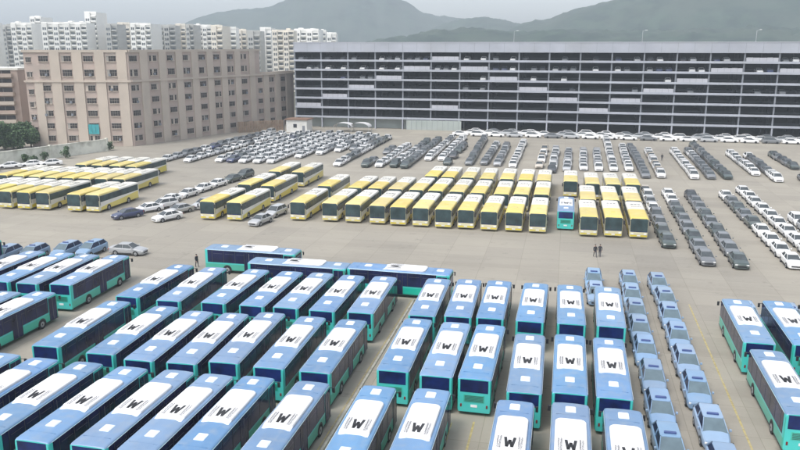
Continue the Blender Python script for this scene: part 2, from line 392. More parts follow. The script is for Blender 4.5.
# ------------------------------------------------------------------ yellow coach (front at -Y)
def make_coach():
    root = empty('coach'); W = 1.33; b = MB()
    st = [(0,0.93,3.02),(0.07,0.965,3.14),(0.22,0.99,3.24),(0.7,1.0,3.28),(6.1,1.0,3.28),(6.11,1.0,3.28),(12.0,1.0,3.28),(12.5,0.97,3.2),(12.6,0.92,3.08)]
    rings = [section(y-6.3, W*k, zt, r=0.24) for y,k,zt in st]
    def mf(c):
        if c[2] > 3.0: return 'yellow' if c[1] < -0.2 else 'cream'
        if c[1] < -6.0: return 'bumper'
        if c[2] < 0.52: return 'yellow_d'
        return 'cream'
    b.loft(rings, mf)
    for s in (-1,1):
        for yy in (-3.6, 2.6): arch(b, s*(W+0.008), yy, s, 0.60, 'black')
        # yellow flank that climbs towards the tail
        x = s*(W+0.004)
        vs = [(x,-5.9,0.40),(x,5.9,0.40),(x,5.9,1.75),(x,3.2,1.55),(x,-0.5,1.3),(x,-4.2,1.15),(x,-5.9,0.95)]
        b.add(vs, [tuple(range(7)) if s > 0 else tuple(range(6,-1,-1))], 'yellow_d')
        panel(b, s, s*(W+0.006), -5.9, 5.9, 0.34, 0.42, 'black', 0.004)
    b.box(-1.2,1.2,-6.36,-6.25,0.42,0.66,'yellow_d'); b.box(-1.18,1.18,-6.38,-6.27,0.67,1.10,'bumper'); b.box(-1.14,1.14,-6.345,-6.3,1.10,1.22,'glass')
    b.box(-0.25,0.25,-6.40,-6.37,0.5,0.64,'white')
    b.build('body', root)
    g = MB()
    g.box(-1.22,1.22,-6.335,-6.2,1.12,2.98,'coach_glass')
    for s in (-1,1):
        g.add([(s*1.22,-6.335,1.12),(s*(W+.016),-5.95,1.25),(s*(W+.016),-5.95,2.95),(s*1.22,-6.335,2.98)], [(0,1,2,3) if s > 0 else (3,2,1,0)], 'coach_glass')
    g.add([(-1.18,-6.337,2.97),(1.18,-6.337,2.97),(1.1,-6.28,3.12),(-1.1,-6.28,3.12)], [(0,1,2,3)], 'coach_glass')
    g.build('windscreen', root)
    w_ = MB(); w_.box(-0.45,-0.40,-6.35,-6.336,1.15,1.9,'black'); w_.box(0.40,0.45,-6.35,-6.336,1.15,1.9,'black'); w_.build('wiper', root)
    for s in (-1,1):
        g = MB(); panel(g, s, s*W, -5.95, 5.9, 1.85, 2.92, 'coach_glass', 0.014)
        for k in range(8): yy = -5.2+k*1.45; panel(g, s, s*(W+0.014), yy-0.03, yy+0.03, 1.87, 2.9, 'black', 0.006)
        g.build('side_window', root)
        t = MB(); t.bevbox(s*0.92-0.2, s*0.92+0.2, -6.41, -6.3, 0.72, 0.95, 'lamp_w', 0.03); t.build('headlight', root)
        t = MB(); t.bevbox(s*1.0-0.1, s*1.0+0.1, 6.25, 6.33, 0.9, 1.5, 'lamp_r', 0.03); t.build('tail_light', root)
        t = MB(); t.cyl((s*1.15,-6.2,2.95),(s*1.45,-6.6,2.75),0.03,0.03,'black',6); t.bevbox(s*1.45-0.11,s*1.45+0.11,-6.68,-6.52,2.2,2.8,'black',0.03); t.build('mirror', root)
        for yy in (-3.6, 2.6): wheel('wheel', s*(W-0.12), yy, s, root)
    g = MB(); g.box(-1.0,1.0,6.25,6.32,1.9,2.85,'coach_glass'); g.build('rear_window', root)
    a = MB(); a.bevbox(-0.85,0.85,0.5,3.4,3.27,3.45,'cream',0.06)
    for k in range(3): a.cyl((-0.5+k*0.5,2.6,3.45),(-0.5+k*0.5,2.6,3.47),0.2,0.2,'ink_grey',12)
    au = a.build('roof_unit', root)
    l = MB(); r_ = random.Random(3); z = 3.455
    for k in range(6):
        x_ = -0.62+k*0.25
        for q in range(3):
            yy = 0.75+q*0.16; l.add([(x_-0.08,yy,z),(x_+0.08,yy+r_.uniform(-.02,.02),z),(x_+0.08,yy+0.07,z),(x_-0.08,yy+0.07,z)], [(0,1,2,3)], 'brown_ink')
        l.add([(x_-0.02,0.7,z+.003),(x_+0.02,0.7,z+.003),(x_+0.02,1.2,z+.003),(x_-0.02,1.2,z+.003)], [(0,1,2,3)], 'brown_ink')
    l.build('lettering', au)
    for yy in (-3.2, 4.7):
        h = MB(); h.bevbox(-0.34,0.34,yy-0.34,yy+0.34,3.28,3.36,'yellow' if yy < 0 else 'cream',0.04); h.build('roof_hatch', root)
    return root
COACH = Stock(make_coach())
def coach_row(pts, desc, y=None):
    for i, p in enumerate(pts):
        hd = R(rng.uniform(-0.6,0.6)); yy = p[1] if isinstance(p, tuple) else y; x = p[0] if isinstance(p, tuple) else p
        COACH.put(x, yy+6.3, hd, 'yellow and white coach, ' + ordn(i, len(pts), 'left', 'right') + ' in ' + desc, 'coach', 'yellow and white coaches')
coach_row([(-36.7,115),(-32.8,115),(-28.7,114.8),(-25.3,114.5),(-21.7,114.5),(-18,114.3),(-14.5,114.5),(-10.8,114.1),(-7.1,114.3),(-3.5,114.3)], 'front row left of the teal bus')
coach_row([(4.0,113.8),(7.6,114.1),(11.3,114.0)], 'front row right of the teal bus')
coach_row([(-36.4,129.2),(-32.8,129.4),(-29,129.5),(-25.3,129.5),(-21.8,129.4),(-18,129.3),(-14.3,129.0),(-10.3,128.8),(-6.9,129.4),(-3.5,129.9)], 'middle row left of the teal bus')
coach_row([(4.2,127.4),(7.9,127.6),(11.5,127.8)], 'middle row right of the teal bus')
coach_row([(-25.2,144.3),(-21.9,144.0),(-18.1,144.2),(-14.4,143.8),(-10.6,144.2),(-7.0,144),(-3.6,144.1)], 'back row nearest the parked car field')
coach_row([(1.4,144.1),(5.3,142.4),(9.0,142.6),(12.6,143.0)], 'back row right of the gap')
coach_row([(-56.6,112.0),(-52.0,112.2)], 'pair left of two silver cars')
coach_row([(-57.1,128.0),(-52.4,127.6)], 'pair behind the pair beside silver cars')
coach_row([(-57.2,143.2),(-52.2,143.2)], 'rearmost pair by the white car field')
COACH.put(-42.0, 120.9, 0, 'yellow and white coach just right of two silver cars', 'coach', 'yellow and white coaches')
COACH.put(-42.3, 136.0, 0, 'yellow and white coach directly behind the one right of silver cars', 'coach', 'yellow and white coaches')
coach_row([(-102.6,113),(-98.9,112.9),(-95.2,112.7),(-91.5,112.6),(-88.0,112.9),(-81.8,112.8),(-78.4,113.1)], 'front row of the far left cluster')
coach_row([(-108,127.5),(-104.2,127.4),(-100.4,127.2),(-96.7,127.0),(-93.2,127.3),(-89.8,127.5),(-86.4,127.8),(-82.9,128.3)], 'middle row of the far left cluster')
coach_row([(-101,142.8),(-97.1,142.7),(-93.0,142.8),(-89.0,142.6)], 'back row of the far left cluster')

# ------------------------------------------------------------------ cars (front at -Y)
def car_section(y, w, zt, zb):
    half = [(w*0.93,zb),(w,zb+0.16),(w*1.01,(zb+zt)/2+0.05),(w*0.97,zt-0.09),(w*0.86,zt-0.015),(w*0.4,zt+0.025)]
    return [(x,y,z) for x,z in half] + [(-x,y,z) for x,z in reversed(half)]
SHAPES = {
 'sedan': dict(L=2.33, st=[(-2.33,.62,.60),(-2.26,.76,.70),(-2.0,.86,.82),(-1.15,.90,.95),(0,.91,.97),(1.2,.91,.99),(1.8,.89,1.03),(2.2,.84,1.02),(2.33,.72,.93)], base=(-1.12,1.85,.78), top=(-0.30,1.05,.59), zb=.96, zt=1.42),
 'hatchback': dict(L=2.28, st=[(-2.28,.66,.66),(-2.2,.80,.80),(-1.9,.88,.92),(-1.3,.91,1.04),(0,.92,1.07),(1.2,.92,1.08),(1.9,.91,1.10),(2.2,.88,1.10),(2.28,.80,1.02)], base=(-1.35,2.18,.80), top=(-0.40,1.65,.63), zb=1.05, zt=1.60),
}
def car_parts(shape, paint, shield='car_glass'):
    S = SHAPES[shape]; out = {}
    b = MB(); rings = [car_section(y, w, zt, 0.24) for y,w,zt in S['st']]
    b.loft(rings, paint)
    y0,y1,wb = S['base']; t0,t1,wt = S['top']; zb = S['zb']; zt = S['zt']
    # roof shell
    def rr(k, z, ins=0.0): return [(-wt-k+.1,t0-k,z),(wt+k-.1,t0-k,z),(wt+k,t0+.12,z),(wt+k,t1-.12,z),(wt+k-.1,t1+k,z),(-wt-k+.1,t1+k,z),(-wt-k,t1-.12,z),(-wt-k,t0+.12,z)]
    b.loft([rr(.03,zt-.03), rr(.02,zt+.02), rr(-.12,zt+.05)], paint)
    # pillars
    def pil(p, q, wdt=.032):
        b.cyl(p, q, wdt, wdt*0.9, paint, 5, caps=False, smooth=False)
    for s in (-1,1):
        pil((s*wb,y0,zb),(s*(wt),t0,zt)); pil((s*wb,y1,zb),(s*wt,t1,zt),.055)
        ym = (t0+t1)/2; pil((s*(wb+.02),ym,zb),(s*(wt+.02),ym,zt),.04)
    for s in (-1,1):
        for yy in (-1.42, 1.32): arch(b, s*0.925, yy, s, 0.37, 'black', 0.34)
        b.box(*(sorted((s*0.915, s*0.925))), -0.9, 0.95, 0.28, 0.40, 'black')
    b.box(-.5,.5,-S['L']-.015,-S['L']+.03,.36,.52,'black')
    out['body'] = b.mesh('body')
    g = MB()
    B0 = [(-wb,y0,zb-.03),(wb,y0,zb-.03),(wb,y1,zb-.03),(-wb,y1,zb-.03)]; T = [(-wt,t0,zt),(wt,t0,zt),(wt,t1,zt),(-wt,t1,zt)]
    g.add(B0+T, [(0,1,5,4)], shield); g.add(B0+T, [(1,2,6,5),(2,3,7,6),(3,0,4,7)], 'navy_glass' if shield == 'taxi_shield' else 'car_glass')
    out['windows'] = g.mesh('windows')
    return out, S
def link(me, name, parent): o = bpy.data.objects.new(name, me); COL.objects.link(o); o.parent = parent; return o
def make_car(shape, colour, detail, taxi=False):
    root = empty('taxi' if taxi else 'parked_car')
    pr, S = car_parts(shape, 'car_'+colour, 'taxi_shield' if taxi else 'car_glass')
    link(pr['body'], 'body', root); link(pr['windows'], 'windows', root)
    if detail:
        for s in (-1,1):
            for yy in (-1.42, 1.32): wheel('wheel', s*0.82, yy, s, root, 0.33, 0.22, 12)
            t = MB(); t.bevbox(s*.62-.16,s*.62+.16,-S['L']+.02,-S['L']+.14,.58,.70,'lamp_w',.02); t.build('headlight', root)
            t = MB(); t.bevbox(s*.66-.14,s*.66+.14,S['L']-.10,S['L']+.01,.72,.88,'lamp_r',.02); t.build('tail_light', root)
            t = MB(); t.bevbox(s*1.0-.08,s*1.0+.08,-1.05,-.88,.98,1.12,'car_'+colour,.02); t.build('mirror', root)
    if taxi:
        t = MB(); t.bevbox(-.38,.38,-.10,.10,S['zt']+.05,S['zt']+.17,'navy_sign',.03); t.build('roof_sign', root)
    return root
M['navy_sign'] = mat('roof_sign_navy', (0.04, 0.07, 0.20), 0.4)

TAXI = Stock(make_car('hatchback', 'light blue', True, True))
TG = 'light blue taxis'
def taxi_col(pts, desc):
    for i,(x,y) in enumerate(pts):
        TAXI.put(x, y, R(rng.uniform(-1.6,1.6)), 'light blue taxi, ' + (ordn(i, len(pts), 'near', 'far') + ' in ' if len(pts) > 1 else '').replace('nearmost','nearest').replace('farmost','farthest').replace('from near','from near end').replace('from far','from far end') + desc, 'taxi', TG)
taxi_col([(8.2+rng.uniform(-.15,.15),y) for y in (45.2,50.9,56.5,62.4,68.2,73.6,78.8,84.1,89.6)], 'left line beside the middle buses')
taxi_col([(11.5+rng.uniform(-.15,.15),y) for y in (42.8,48.6,54.5,60.7,66.5,72.4,78.2,83.6,89.3)], 'right line beside the yellow stripe')
taxi_col([(4.2,84.3),(4.1,89.6)], 'short pair behind the middle buses')
taxi_col([(19.3,80.6)], 'standing between the right hand buses')
taxi_col([(23.5,80.8)], 'at the right frame edge behind the buses')
for i,(x,y,r) in enumerate([(-69.3,86.0,2),(-65.9,88.3,0),(-62.9,89.6,-2),(-72.6,84.8,3),(-66.9,79.2,1)]):
    TAXI.put(x, y, R(r), 'light blue taxi, ' + ['third from right','second from right','rightmost','leftmost','nearest'][i] + ' of five behind the far left buses', 'taxi', TG)

CARS = {}
def stock(shape, colour, near):
    k = (shape, colour, near)
    if k not in CARS:
        CARS[k] = Stock(make_car(shape, colour, near))
    return CARS[k]
PLAN = []      # (x, y, rz, colour, shape, label, group)
def column(x0, ys, x1, desc, cols, jitter=0.10, rz=0, shape=None, side=None):
    n = len(ys)
    for i, y in enumerate(ys):
        t = 0 if n == 1 else i/(n-1)
        c = cols[i % len(cols)] if isinstance(cols, (list, tuple)) else cols
        if c is None: continue
        pos = ordn(i, n, 'near', 'far').replace('nearmost','nearest').replace('farmost','farthest').replace('from near','from near end').replace('from far','from far end')
        if side: pos = ordn(i, n, 'left', 'right')
        PLAN.append([x0+(x1-x0)*t+rng.uniform(-jitter,jitter), y+rng.uniform(-.2,.2), R(rz+rng.uniform(-1.5,1.5)), c,
                     shape or ('hatchback' if rng.random() < 0.22 else 'sedan'), f'{c} car, {pos} in {desc}', 'cars parked in lines across the lot'])
def ys(y0, step, n):
    if y0 > 165: n = round(n*step/4.72); step = 4.72
    return [y0+step*i for i in range(n)]
Wt, Sv, Gr, Bk, Dg, Bg = 'white','silver','grey','black','dark green','beige'
# lines right of the yellow coaches
column(15.0, ys(111.5,5.7,8), 15.6, 'line touching the right yellow coaches', [Dg,Dg,Gr,Gr,Wt,Sv,Wt,Bg])
column(18.9, ys(103.2,5.65,9), 19.4, 'dark line left of the twin dark lines', [Gr,Gr,Dg,Gr,Gr,Dg,Gr,Wt,Wt], shape='sedan')
column(22.9, ys(102.6,5.65,9), 23.5, 'dark line with its front beside open ground', [Dg,Gr,Gr,Dg,Gr,Dg,Gr,Gr,Bk], shape='sedan')
column(29.6, ys(104.1,5.6,9), 29.8, 'line of white cars ending in dark cars', [Wt,Wt,Wt,Wt,Dg,Gr,Dg,Gr,Wt], shape='sedan')
column(33.3, ys(110.0,5.6,9), 33.9, 'all white line at the right frame edge', [Wt], shape='sedan')
column(37.0, ys(118.4,5.6,3), 37.0, 'short right edge line beyond the white line', [Wt,Sv,Wt])
# upper right lines in front of the garage
column(17.4, ys(171.0,4.9,11), 17.6, 'packed slate line right of the coaches', [Gr])
column(20.7, ys(172.0,5.3,8), 21.6, 'pinkish white line beside a standing man', [Wt,Bg,Wt,Bg,Wt,Wt,Bg,Wt])
column(27.4, ys(172.0,5.2,8), 28.2, 'white line left of a slate line', [Wt])
column(31.0, ys(172.8,5.2,8), 31.9, 'slate line between white and green lines', [Gr,Gr,Gr,Gr,Gr,Sv,Sv,Wt])
column(34.3, ys(173.3,5.3,11), 35.3, 'long dark green line reaching the garage row', [Dg,Dg,Gr,Dg,Gr,Gr,Bk,Gr,Gr,Bk,Gr])
column(41.1, ys(179.7,5.2,6), 41.8, 'right white line left of mixed line', [Wt,Wt,Wt,Sv,Wt,Wt])
column(44.0, ys(172.0,5.3,7), 45.4, 'mixed line with white front cars', [Wt,Wt,Gr,Bk,Gr,Gr,Bk])
column(52.0, ys(190.5,5.4,4), 52.3, 'dark line at upper right frame edge', [Dg,Gr,Bk,Gr])
column(49.6, ys(168,5.6,2), 49.8, 'lone pair at right frame edge', [Dg,Gr])
# lines above the coaches, middle
column(-11.7, ys(179,5.0,9), -11.8, 'white line left of the empty strip', [Wt])
column(-15.4, ys(181,5.0,8), -15.9, 'second grey line left of empty strip', [Sv,Gr,Sv,Sv,Gr,Sv,Gr,Gr])
column(-18.6, ys(182,5.0,8), -19.0, 'third mixed line left of empty strip', [Gr,Sv,Gr,Gr,Sv,Wt,Gr,Wt])
column(-5.6, ys(179.5,5.2,6), -5.4, 'broken beige line inside the empty strip', [Bg,None,Wt,Bg,Wt,None])
column(-2.6, ys(173.5,4.9,8), -2.3, 'first silver line right of empty strip', [Bk,Wt,Sv,Wt,Sv,Sv,Wt,Sv])
column(0.7, ys(176.5,4.9,7), 1.0, 'second silver line right of empty strip', [Sv,Wt,Sv,Sv,Sv,Gr,Sv])
column(4.4, ys(178.5,4.9,7), 4.8, 'third silver line right of empty strip', [Wt,Sv,Wt,Sv,Wt,Sv,Sv])
column(7.7, ys(178.5,4.9,7), 8.2, 'fourth silver line right of empty strip', [Wt,Sv,Sv,Wt,Sv,Sv,Sv])
column(11.0, ys(179,4.95,13), 12.1, 'longest white line reaching the garage row', [Wt,Sv,Wt,Wt,Sv,Wt])
column(14.5, ys(180,4.95,9), 15.4, 'white line left of packed slate line', [Wt,Wt,Sv,Wt,Sv])
# lines left of the middle, running towards the entrance gate
column(-52.4, ys(172.5,5.2,11), -52.8, 'line headed by a white car beside coaches', [Wt,Wt,Dg,Gr,Wt,Wt,Wt,Gr,Dg,Gr,Dg])
column(-45.5, [172.8,178.2,183.6,189,194.4,199.8], -45.6, 'dark headed line left of white block', [Dg,Gr,None,None,Gr,Gr])
column(-42.4, ys(173.2,5.0,8), -42.7, 'left line of the central white block', [Wt])
column(-39.1, ys(174,5.0,9), -39.2, 'dark headed line of central block', [Dg,Wt,Wt,Wt,Sv,Wt,Gr,Gr,Dg])
column(-36.2, ys(173,5.1,10), -36.6, 'dark line right of central block', [Dg,Dg,Gr,Gr,Sv,Gr,Gr,Dg,Gr,Gr])
column(-33.0, ys(186,5.0,9), -33.6, 'left line of right white block', [Wt,Wt,Wt,Wt,Wt,Sv,Wt,Gr,Gr])
column(-29.8, ys(186.5,5.0,9), -30.2, 'right line of right white block', [Wt])
column(-27.4, [180,185.2,190.5,201,206.5,212], -27.8, 'broken dark line beside right white block', [Dg,None,Bk,Dg,Gr,Gr])
column(-22.2, ys(181,5.2,10), -23.8, 'separate dark line before the empty strip', [Gr,Dg,Gr,Gr,Dg,Gr,Gr,Dg,Gr,Gr])
# left field of white cars
column(-69.5, ys(173.3,5.1,12), -69.6, 'rightmost long line of left white field', [Wt,Wt,Wt,Wt,Sv,Wt])
column(-72.8, ys(173,5.1,12), -72.9, 'second right line of left white field', [Wt,Wt,Wt,Wt,Wt,Sv,Wt])
column(-76.3, ys(172.4,5.1,12), -76.4, 'third right line of left white field', [Wt,Wt,Wt,Sv,Wt])
column(-79.7, ys(173,5.1,12), -79.8, 'line of left field headed by navy', ['navy',Dg,Gr,Wt,Wt,Wt,Wt,Sv,Wt])
column(-82.6, ys(172.6,5.1,12), -83.0, 'line just left of navy headed line', [Wt,Wt,Sv,Wt,Wt,Wt,Sv])
column(-90.0, ys(171,5.2,12), -88.2, 'lone left line of white field', [Wt,Wt,Wt,Sv,Wt,Wt,Wt,Gr])
column(-96.2, ys(170.5,5.4,12), -93.5, 'mixed line along the pink building', [Wt,Sv,Gr,Gr,Wt,'navy',Gr,Sv,Gr,Gr,Bk,Gr])
column(-65.8, ys(183,5.1,9), -65.9, 'first short line right of left field', [Wt,Wt,Sv,Wt])
column(-62.6, ys(190,5.1,8), -62.8, 'second short line right of left field', [Wt,Sv,Gr,Wt])
column(-59.4, ys(196,5.1,7), -59.6, 'third short line right of left field', [Wt,Wt,Gr,Wt])
column(-56.2, ys(200,5.1,6), -56.3, 'last short line right of left field', [Gr,Wt,Wt,Sv])
# loose rows between the left coaches
column(-69.9, [124.0,129.6,135.2,140.8,146.4,152.2], -67.6, 'row behind the coaches, left of middle', [Wt,Wt,Wt,Wt,Dg,Dg], rz=-8)
PLAN.append([-70.6,111.0,R(-32),'navy','sedan','navy car in front of the far left coaches','cars parked in lines across the lot'])
PLAN.append([-69.6,115.9,R(-32),Wt,'sedan','white car just behind the lone navy car','cars parked in lines across the lot'])
PLAN.append([-68.6,119.4,R(-30),Wt,'hatchback','white car second behind the lone navy car','cars parked in lines across the lot'])
PLAN.append([-63.2,110.8,R(-28),Wt,'sedan','nearest white car left of the coach pair','cars parked in lines across the lot'])
PLAN.append([-63.9,116.2,R(-25),Sv,'sedan','silver car behind the nearest white car by coaches','cars parked in lines across the lot'])
PLAN.append([-61.6,121.2,R(-20),Sv,'hatchback','silver car tucked beside the left coach pair','cars parked in lines across the lot'])
PLAN.append([-47.2,111.6,R(-10),Sv,'sedan','nearer of two silver cars between yellow coaches','cars parked in lines across the lot'])
PLAN.append([-47.0,117.8,R(-8),Sv,'hatchback','farther of two silver cars between yellow coaches','cars parked in lines across the lot'])
PLAN.append([-57.9,90.6,R(92),'silver','sedan','silver car parked sideways behind the far left buses','cars parked in lines across the lot'])
for i,(x,y) in enumerate([(-126.2,152.0),(-123.0,155.5),(-127.8,146.5),(-119.6,158.0)]):
    PLAN.append([x,y,R(-50),Wt,'sedan','white car, ' + ['second','third','nearest','farthest'][i] + ' of four by the far left wall','cars parked in lines across the lot'])
# side-on cars under the edge of the garage
gr = [Wt,Wt,Wt,Sv,Wt,Gr,Sv,Wt,Wt,Wt,Gr,Wt,Wt,Sv,Wt,Wt,Gr,Wt,Wt]
column(-32.5, [239.5]*19, 70, 'side-on row before the garage', gr, rz=90, side=True)
column(-30.0, [244.3]*18, 68, 'second side-on row before the garage', [Wt,Wt,Sv,Wt,Wt,Sv,Wt], rz=-90, side=True)
PLAN.sort(key=lambda p: math.hypot(p[0], p[1]))
N_IND = 298 - 25                        # taxis count as cars too
for p in PLAN[:N_IND]:
    near = math.hypot(p[0], p[1]) < 170
    stock(p[4], p[3], near).put(p[0], p[1], p[2], p[5], 'car', p[6])
column(-28.5, [249.0]*17, 66, 'third side-on row before the garage', [Wt,Gr,Sv,Wt,None,Sv,Wt], rz=90, side=True)
# the rest of the cars, farthest away, as one mass
far = MB(); cache = {}
def add_far(x, y, z, rz, colour, shape):
    S = SHAPES[shape]; cc, ss = math.cos(rz), math.sin(rz)
    def tr(p): p = [c_*1.08 for c_ in p]; return (x+p[0]*cc-p[1]*ss, y+p[0]*ss+p[1]*cc, z+p[2])
    k = (shape, colour)
    if k not in cache:
        t = MB(); t.loft([car_section(a, w_, zt, 0.24) for a,w_,zt in S['st']], 'car_'+colour)
        y0,y1,wb = S['base']; t0,t1,wt = S['top']; zb = S['zb']; zt = S['zt']
        V = [(-wb,y0,zb-.03),(wb,y0,zb-.03),(wb,y1,zb-.03),(-wb,y1,zb-.03),(-wt,t0,zt),(wt,t0,zt),(wt,t1,zt),(-wt,t1,zt)]
        t.add(V, [(0,1,5,4),(1,2,6,5),(2,3,7,6),(3,0,4,7)], 'car_glass')
        t.box(-wt-.02,wt+.02,t0-.02,t1+.02,zt,zt+.045,'car_'+colour)
        for s in (-1,1):
            for a in (y0,y1):
                t.cyl((s*wb,a,zb),(s*wt,t0 if a==y0 else t1,zt),.05,.05,'car_'+colour,4,caps=False)
            for a in (-1.42,1.32): t.cyl((s*.75,a,.33),(s*.93,a,.33),.33,.33,'tyre',8)
        cache[k] = t
    t = cache[k]; bse = len(far.v); far.v += [tr(p) for p in t.v]
    far.f += [tuple(i+bse for i in f) for f in t.f]; far.m += t.m; far.sm += t.sm
for p in PLAN[N_IND:]: add_far(p[0], p[1], 0, p[2], p[3], p[4])
print('cars planned', len(PLAN))

# ------------------------------------------------------------------ multi-storey garage
M['gar_slab'] = mat('garage_slab_edge', (0.36, 0.38, 0.425), 0.6, var=0.10, scale=0.15, dirt=((0.33,0.34,0.34),0.12,0.4))
M['gar_panel'] = mat('garage_panel', (0.42, 0.43, 0.47), 0.6, var=0.06, scale=0.2, dirt=((0.4,0.4,0.4),0.3,0.3))
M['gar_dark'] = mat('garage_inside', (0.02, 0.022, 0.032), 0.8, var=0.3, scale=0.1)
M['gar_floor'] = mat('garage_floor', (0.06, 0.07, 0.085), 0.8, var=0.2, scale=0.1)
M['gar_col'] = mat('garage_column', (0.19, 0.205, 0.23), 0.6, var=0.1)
M['gar_mesh'] = mat('garage_guard_slats', (0.10, 0.115, 0.14), 0.6, var=0.2)
M['hoard'] = mat('pale_green_hoarding', (0.36, 0.40, 0.38), 0.7, var=0.1, scale=0.1, dirt=((0.25,0.26,0.22),0.2,0.5))
gx0, gy0 = -93.0, 255.0; ga = math.atan2(252.5-257.1, 61+93)
gar = empty('parking_garage', (gx0, gy0+0.2, 0), ga)
tag(gar, 'long grey multi storey car park with open decks across the background', 'parking garage')
LV = [3.6, 6.85, 10.05, 13.2, 16.4, 19.6, 22.75, 25.9]
BAY = 9.65; NB = 20; GL = BAY*NB; GD = 34
for k, z in enumerate(LV):
    b = MB()
    top = k == len(LV)-1
    b.box(-0.2, GL+0.2, 0, 0.35, z-0.22 if not top else z-0.25, z+0.45 if not top else 28.75, 'gar_slab')
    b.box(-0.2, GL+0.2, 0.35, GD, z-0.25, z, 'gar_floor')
    if top:
        b.box(-0.2, GL+0.2, GD, GD+0.3, z-0.25, 28.2, 'gar_slab')
        for i in range(NB*2): b.box(i*BAY/2-0.03, i*BAY/2+0.03, -0.03, 0, 25.8, 28.7, 'gar_col')
        b.box(-0.25, GL+0.25, -0.10, 0.45, 28.75, 28.95, 'gar_panel')
    b.build('roof_deck' if top else 'deck', gar)
for i in range(NB+1):
    b = MB(); b.box(i*BAY-0.22, i*BAY+0.22, 0.36, 0.8, 0, 25.65, 'gar_col')
    b.box(i*BAY-0.2, i*BAY+0.2, -0.06, 0.0, 0, 3.3, 'gar_slab')
    b.build('column', gar)
for r_i in range(3):
    b = MB()
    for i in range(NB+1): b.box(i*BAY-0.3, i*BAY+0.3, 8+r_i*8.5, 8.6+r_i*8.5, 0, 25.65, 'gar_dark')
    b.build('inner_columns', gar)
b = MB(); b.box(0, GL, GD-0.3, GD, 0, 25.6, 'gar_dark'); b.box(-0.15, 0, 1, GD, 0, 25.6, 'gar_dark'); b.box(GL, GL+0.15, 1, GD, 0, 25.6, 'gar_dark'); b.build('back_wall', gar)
# solid infill panels, one bay wide, one per bay in a zigzag
rows_of = {-4:[1],-3:[2],-2:[3],-1:[4],0:[5],1:[6,1],2:[5],3:[4],4:[3],5:[2],6:[1],7:[2],8:[3],9:[4],10:[5],11:[6],12:[5],13:[4],14:[3],15:[2]}
for j, rr_ in rows_of.items():
    for q in rr_:
        i = j+4; z = LV[q]
        b = MB(); b.box(i*BAY+0.35, (i+1)*BAY-0.35, 0.06, 0.2, z+0.451, z+1.55, 'gar_panel')
        for s_ in range(5): b.box(i*BAY+0.4+s_*1.85, i*BAY+0.46+s_*1.85, 0.03, 0.06, z+0.46, z+1.54, 'gar_col')
        b.build('infill_panel', gar)
b = MB()
for z in LV[:-1]:
    for i in range(NB):
        for zz in (1.05,): b.box(i*BAY+0.3, (i+1)*BAY-0.3, 0.36, 0.4, z+zz, z+zz+0.05, 'gar_mesh')
b.build('guard_rail', gar)
# pale wall closing the ground storey on the left
b = MB(); b.box(11.2*BAY-68, 6.1*BAY, -0.5, -0.1, 0, 3.2, 'hoard')
for i in range(12): b.box(40+i*1.8-0.04+0, 40.04+i*1.8, -0.54, -0.5, 0, 3.2, 'gar_col')
b.build('ground_wall', gar)
b = MB(); b.box(0.5, 39.5, 3.0, 3.2, 0, 3.2, 'hoard'); b.build('entrance_wall', gar)
index_kids()
for i, (a, c_) in enumerate([(66, 'left'), (137, 'middle')]):
    b = MB(); b.box(0,9,0,5,0,2.6,'gar_panel'); b.box(-0.3,9.3,-0.3,5.3,2.6,2.8,'gar_slab'); b.box(3,4,-0.03,0,0,2.1,'gar_dark')
    o = b.build('stair_house'); o.parent = gar; o.location = (a, 6, 25.9)
def gpt(x, y, z): return Matrix.Translation((gx0, gy0+0.2, 0)) @ Matrix.Rotation(ga, 4, 'Z') @ Vector((x,y,z))
# cars on the upper decks join the far mass
for k in (3,4,5,6,7):
    z = LV[k] if k < 7 else 25.9
    for i in range(NB):
        for q in range(3):
            if rng.random() < (0.25 if k < 5 else 0.6):
                p = gpt(i*BAY+2.0+q*2.8, 3.6, z)
                add_far(p.x, p.y, p.z, ga+R(rng.choice((0,180))+rng.uniform(-2,2)), rng.choice([Wt,Sv,Gr,Wt,Gr,Bk,'navy']), 'sedan')
fo = far.build('distant_cars'); tag(fo, 'distant white and grey cars by and inside the far garage', 'cars', kind='stuff')
# lamp posts on the roof deck
M['pole'] = mat('galvanised_pole', (0.45,0.47,0.48), 0.5, 0.3)
lp = empty('lamp_post', (0,0,0))
b = MB(); b.cyl((0,0,0),(0,0,6.4),0.12,0.07,'pole',8); b.cyl((0,0,6.35),(0.9,0,6.6),0.05,0.05,'pole',6); b.build('pole', lp)
b = MB(); b.bevbox(0.7,1.4,-0.15,0.15,6.54,6.66,'lamp_w',0.03); b.build('lamp_head', lp)
LP = Stock(lp)
for i, xx in enumerate((75, 115, 148)):
    p = gpt(xx, 4, 25.9); LP.put(p.x, p.y, 0, 'thin lamp post on the garage roof, ' + ['leftmost','middle','rightmost'][i] + ' of three', 'lamp post', 'lamp posts on the garage roof', z=25.9)
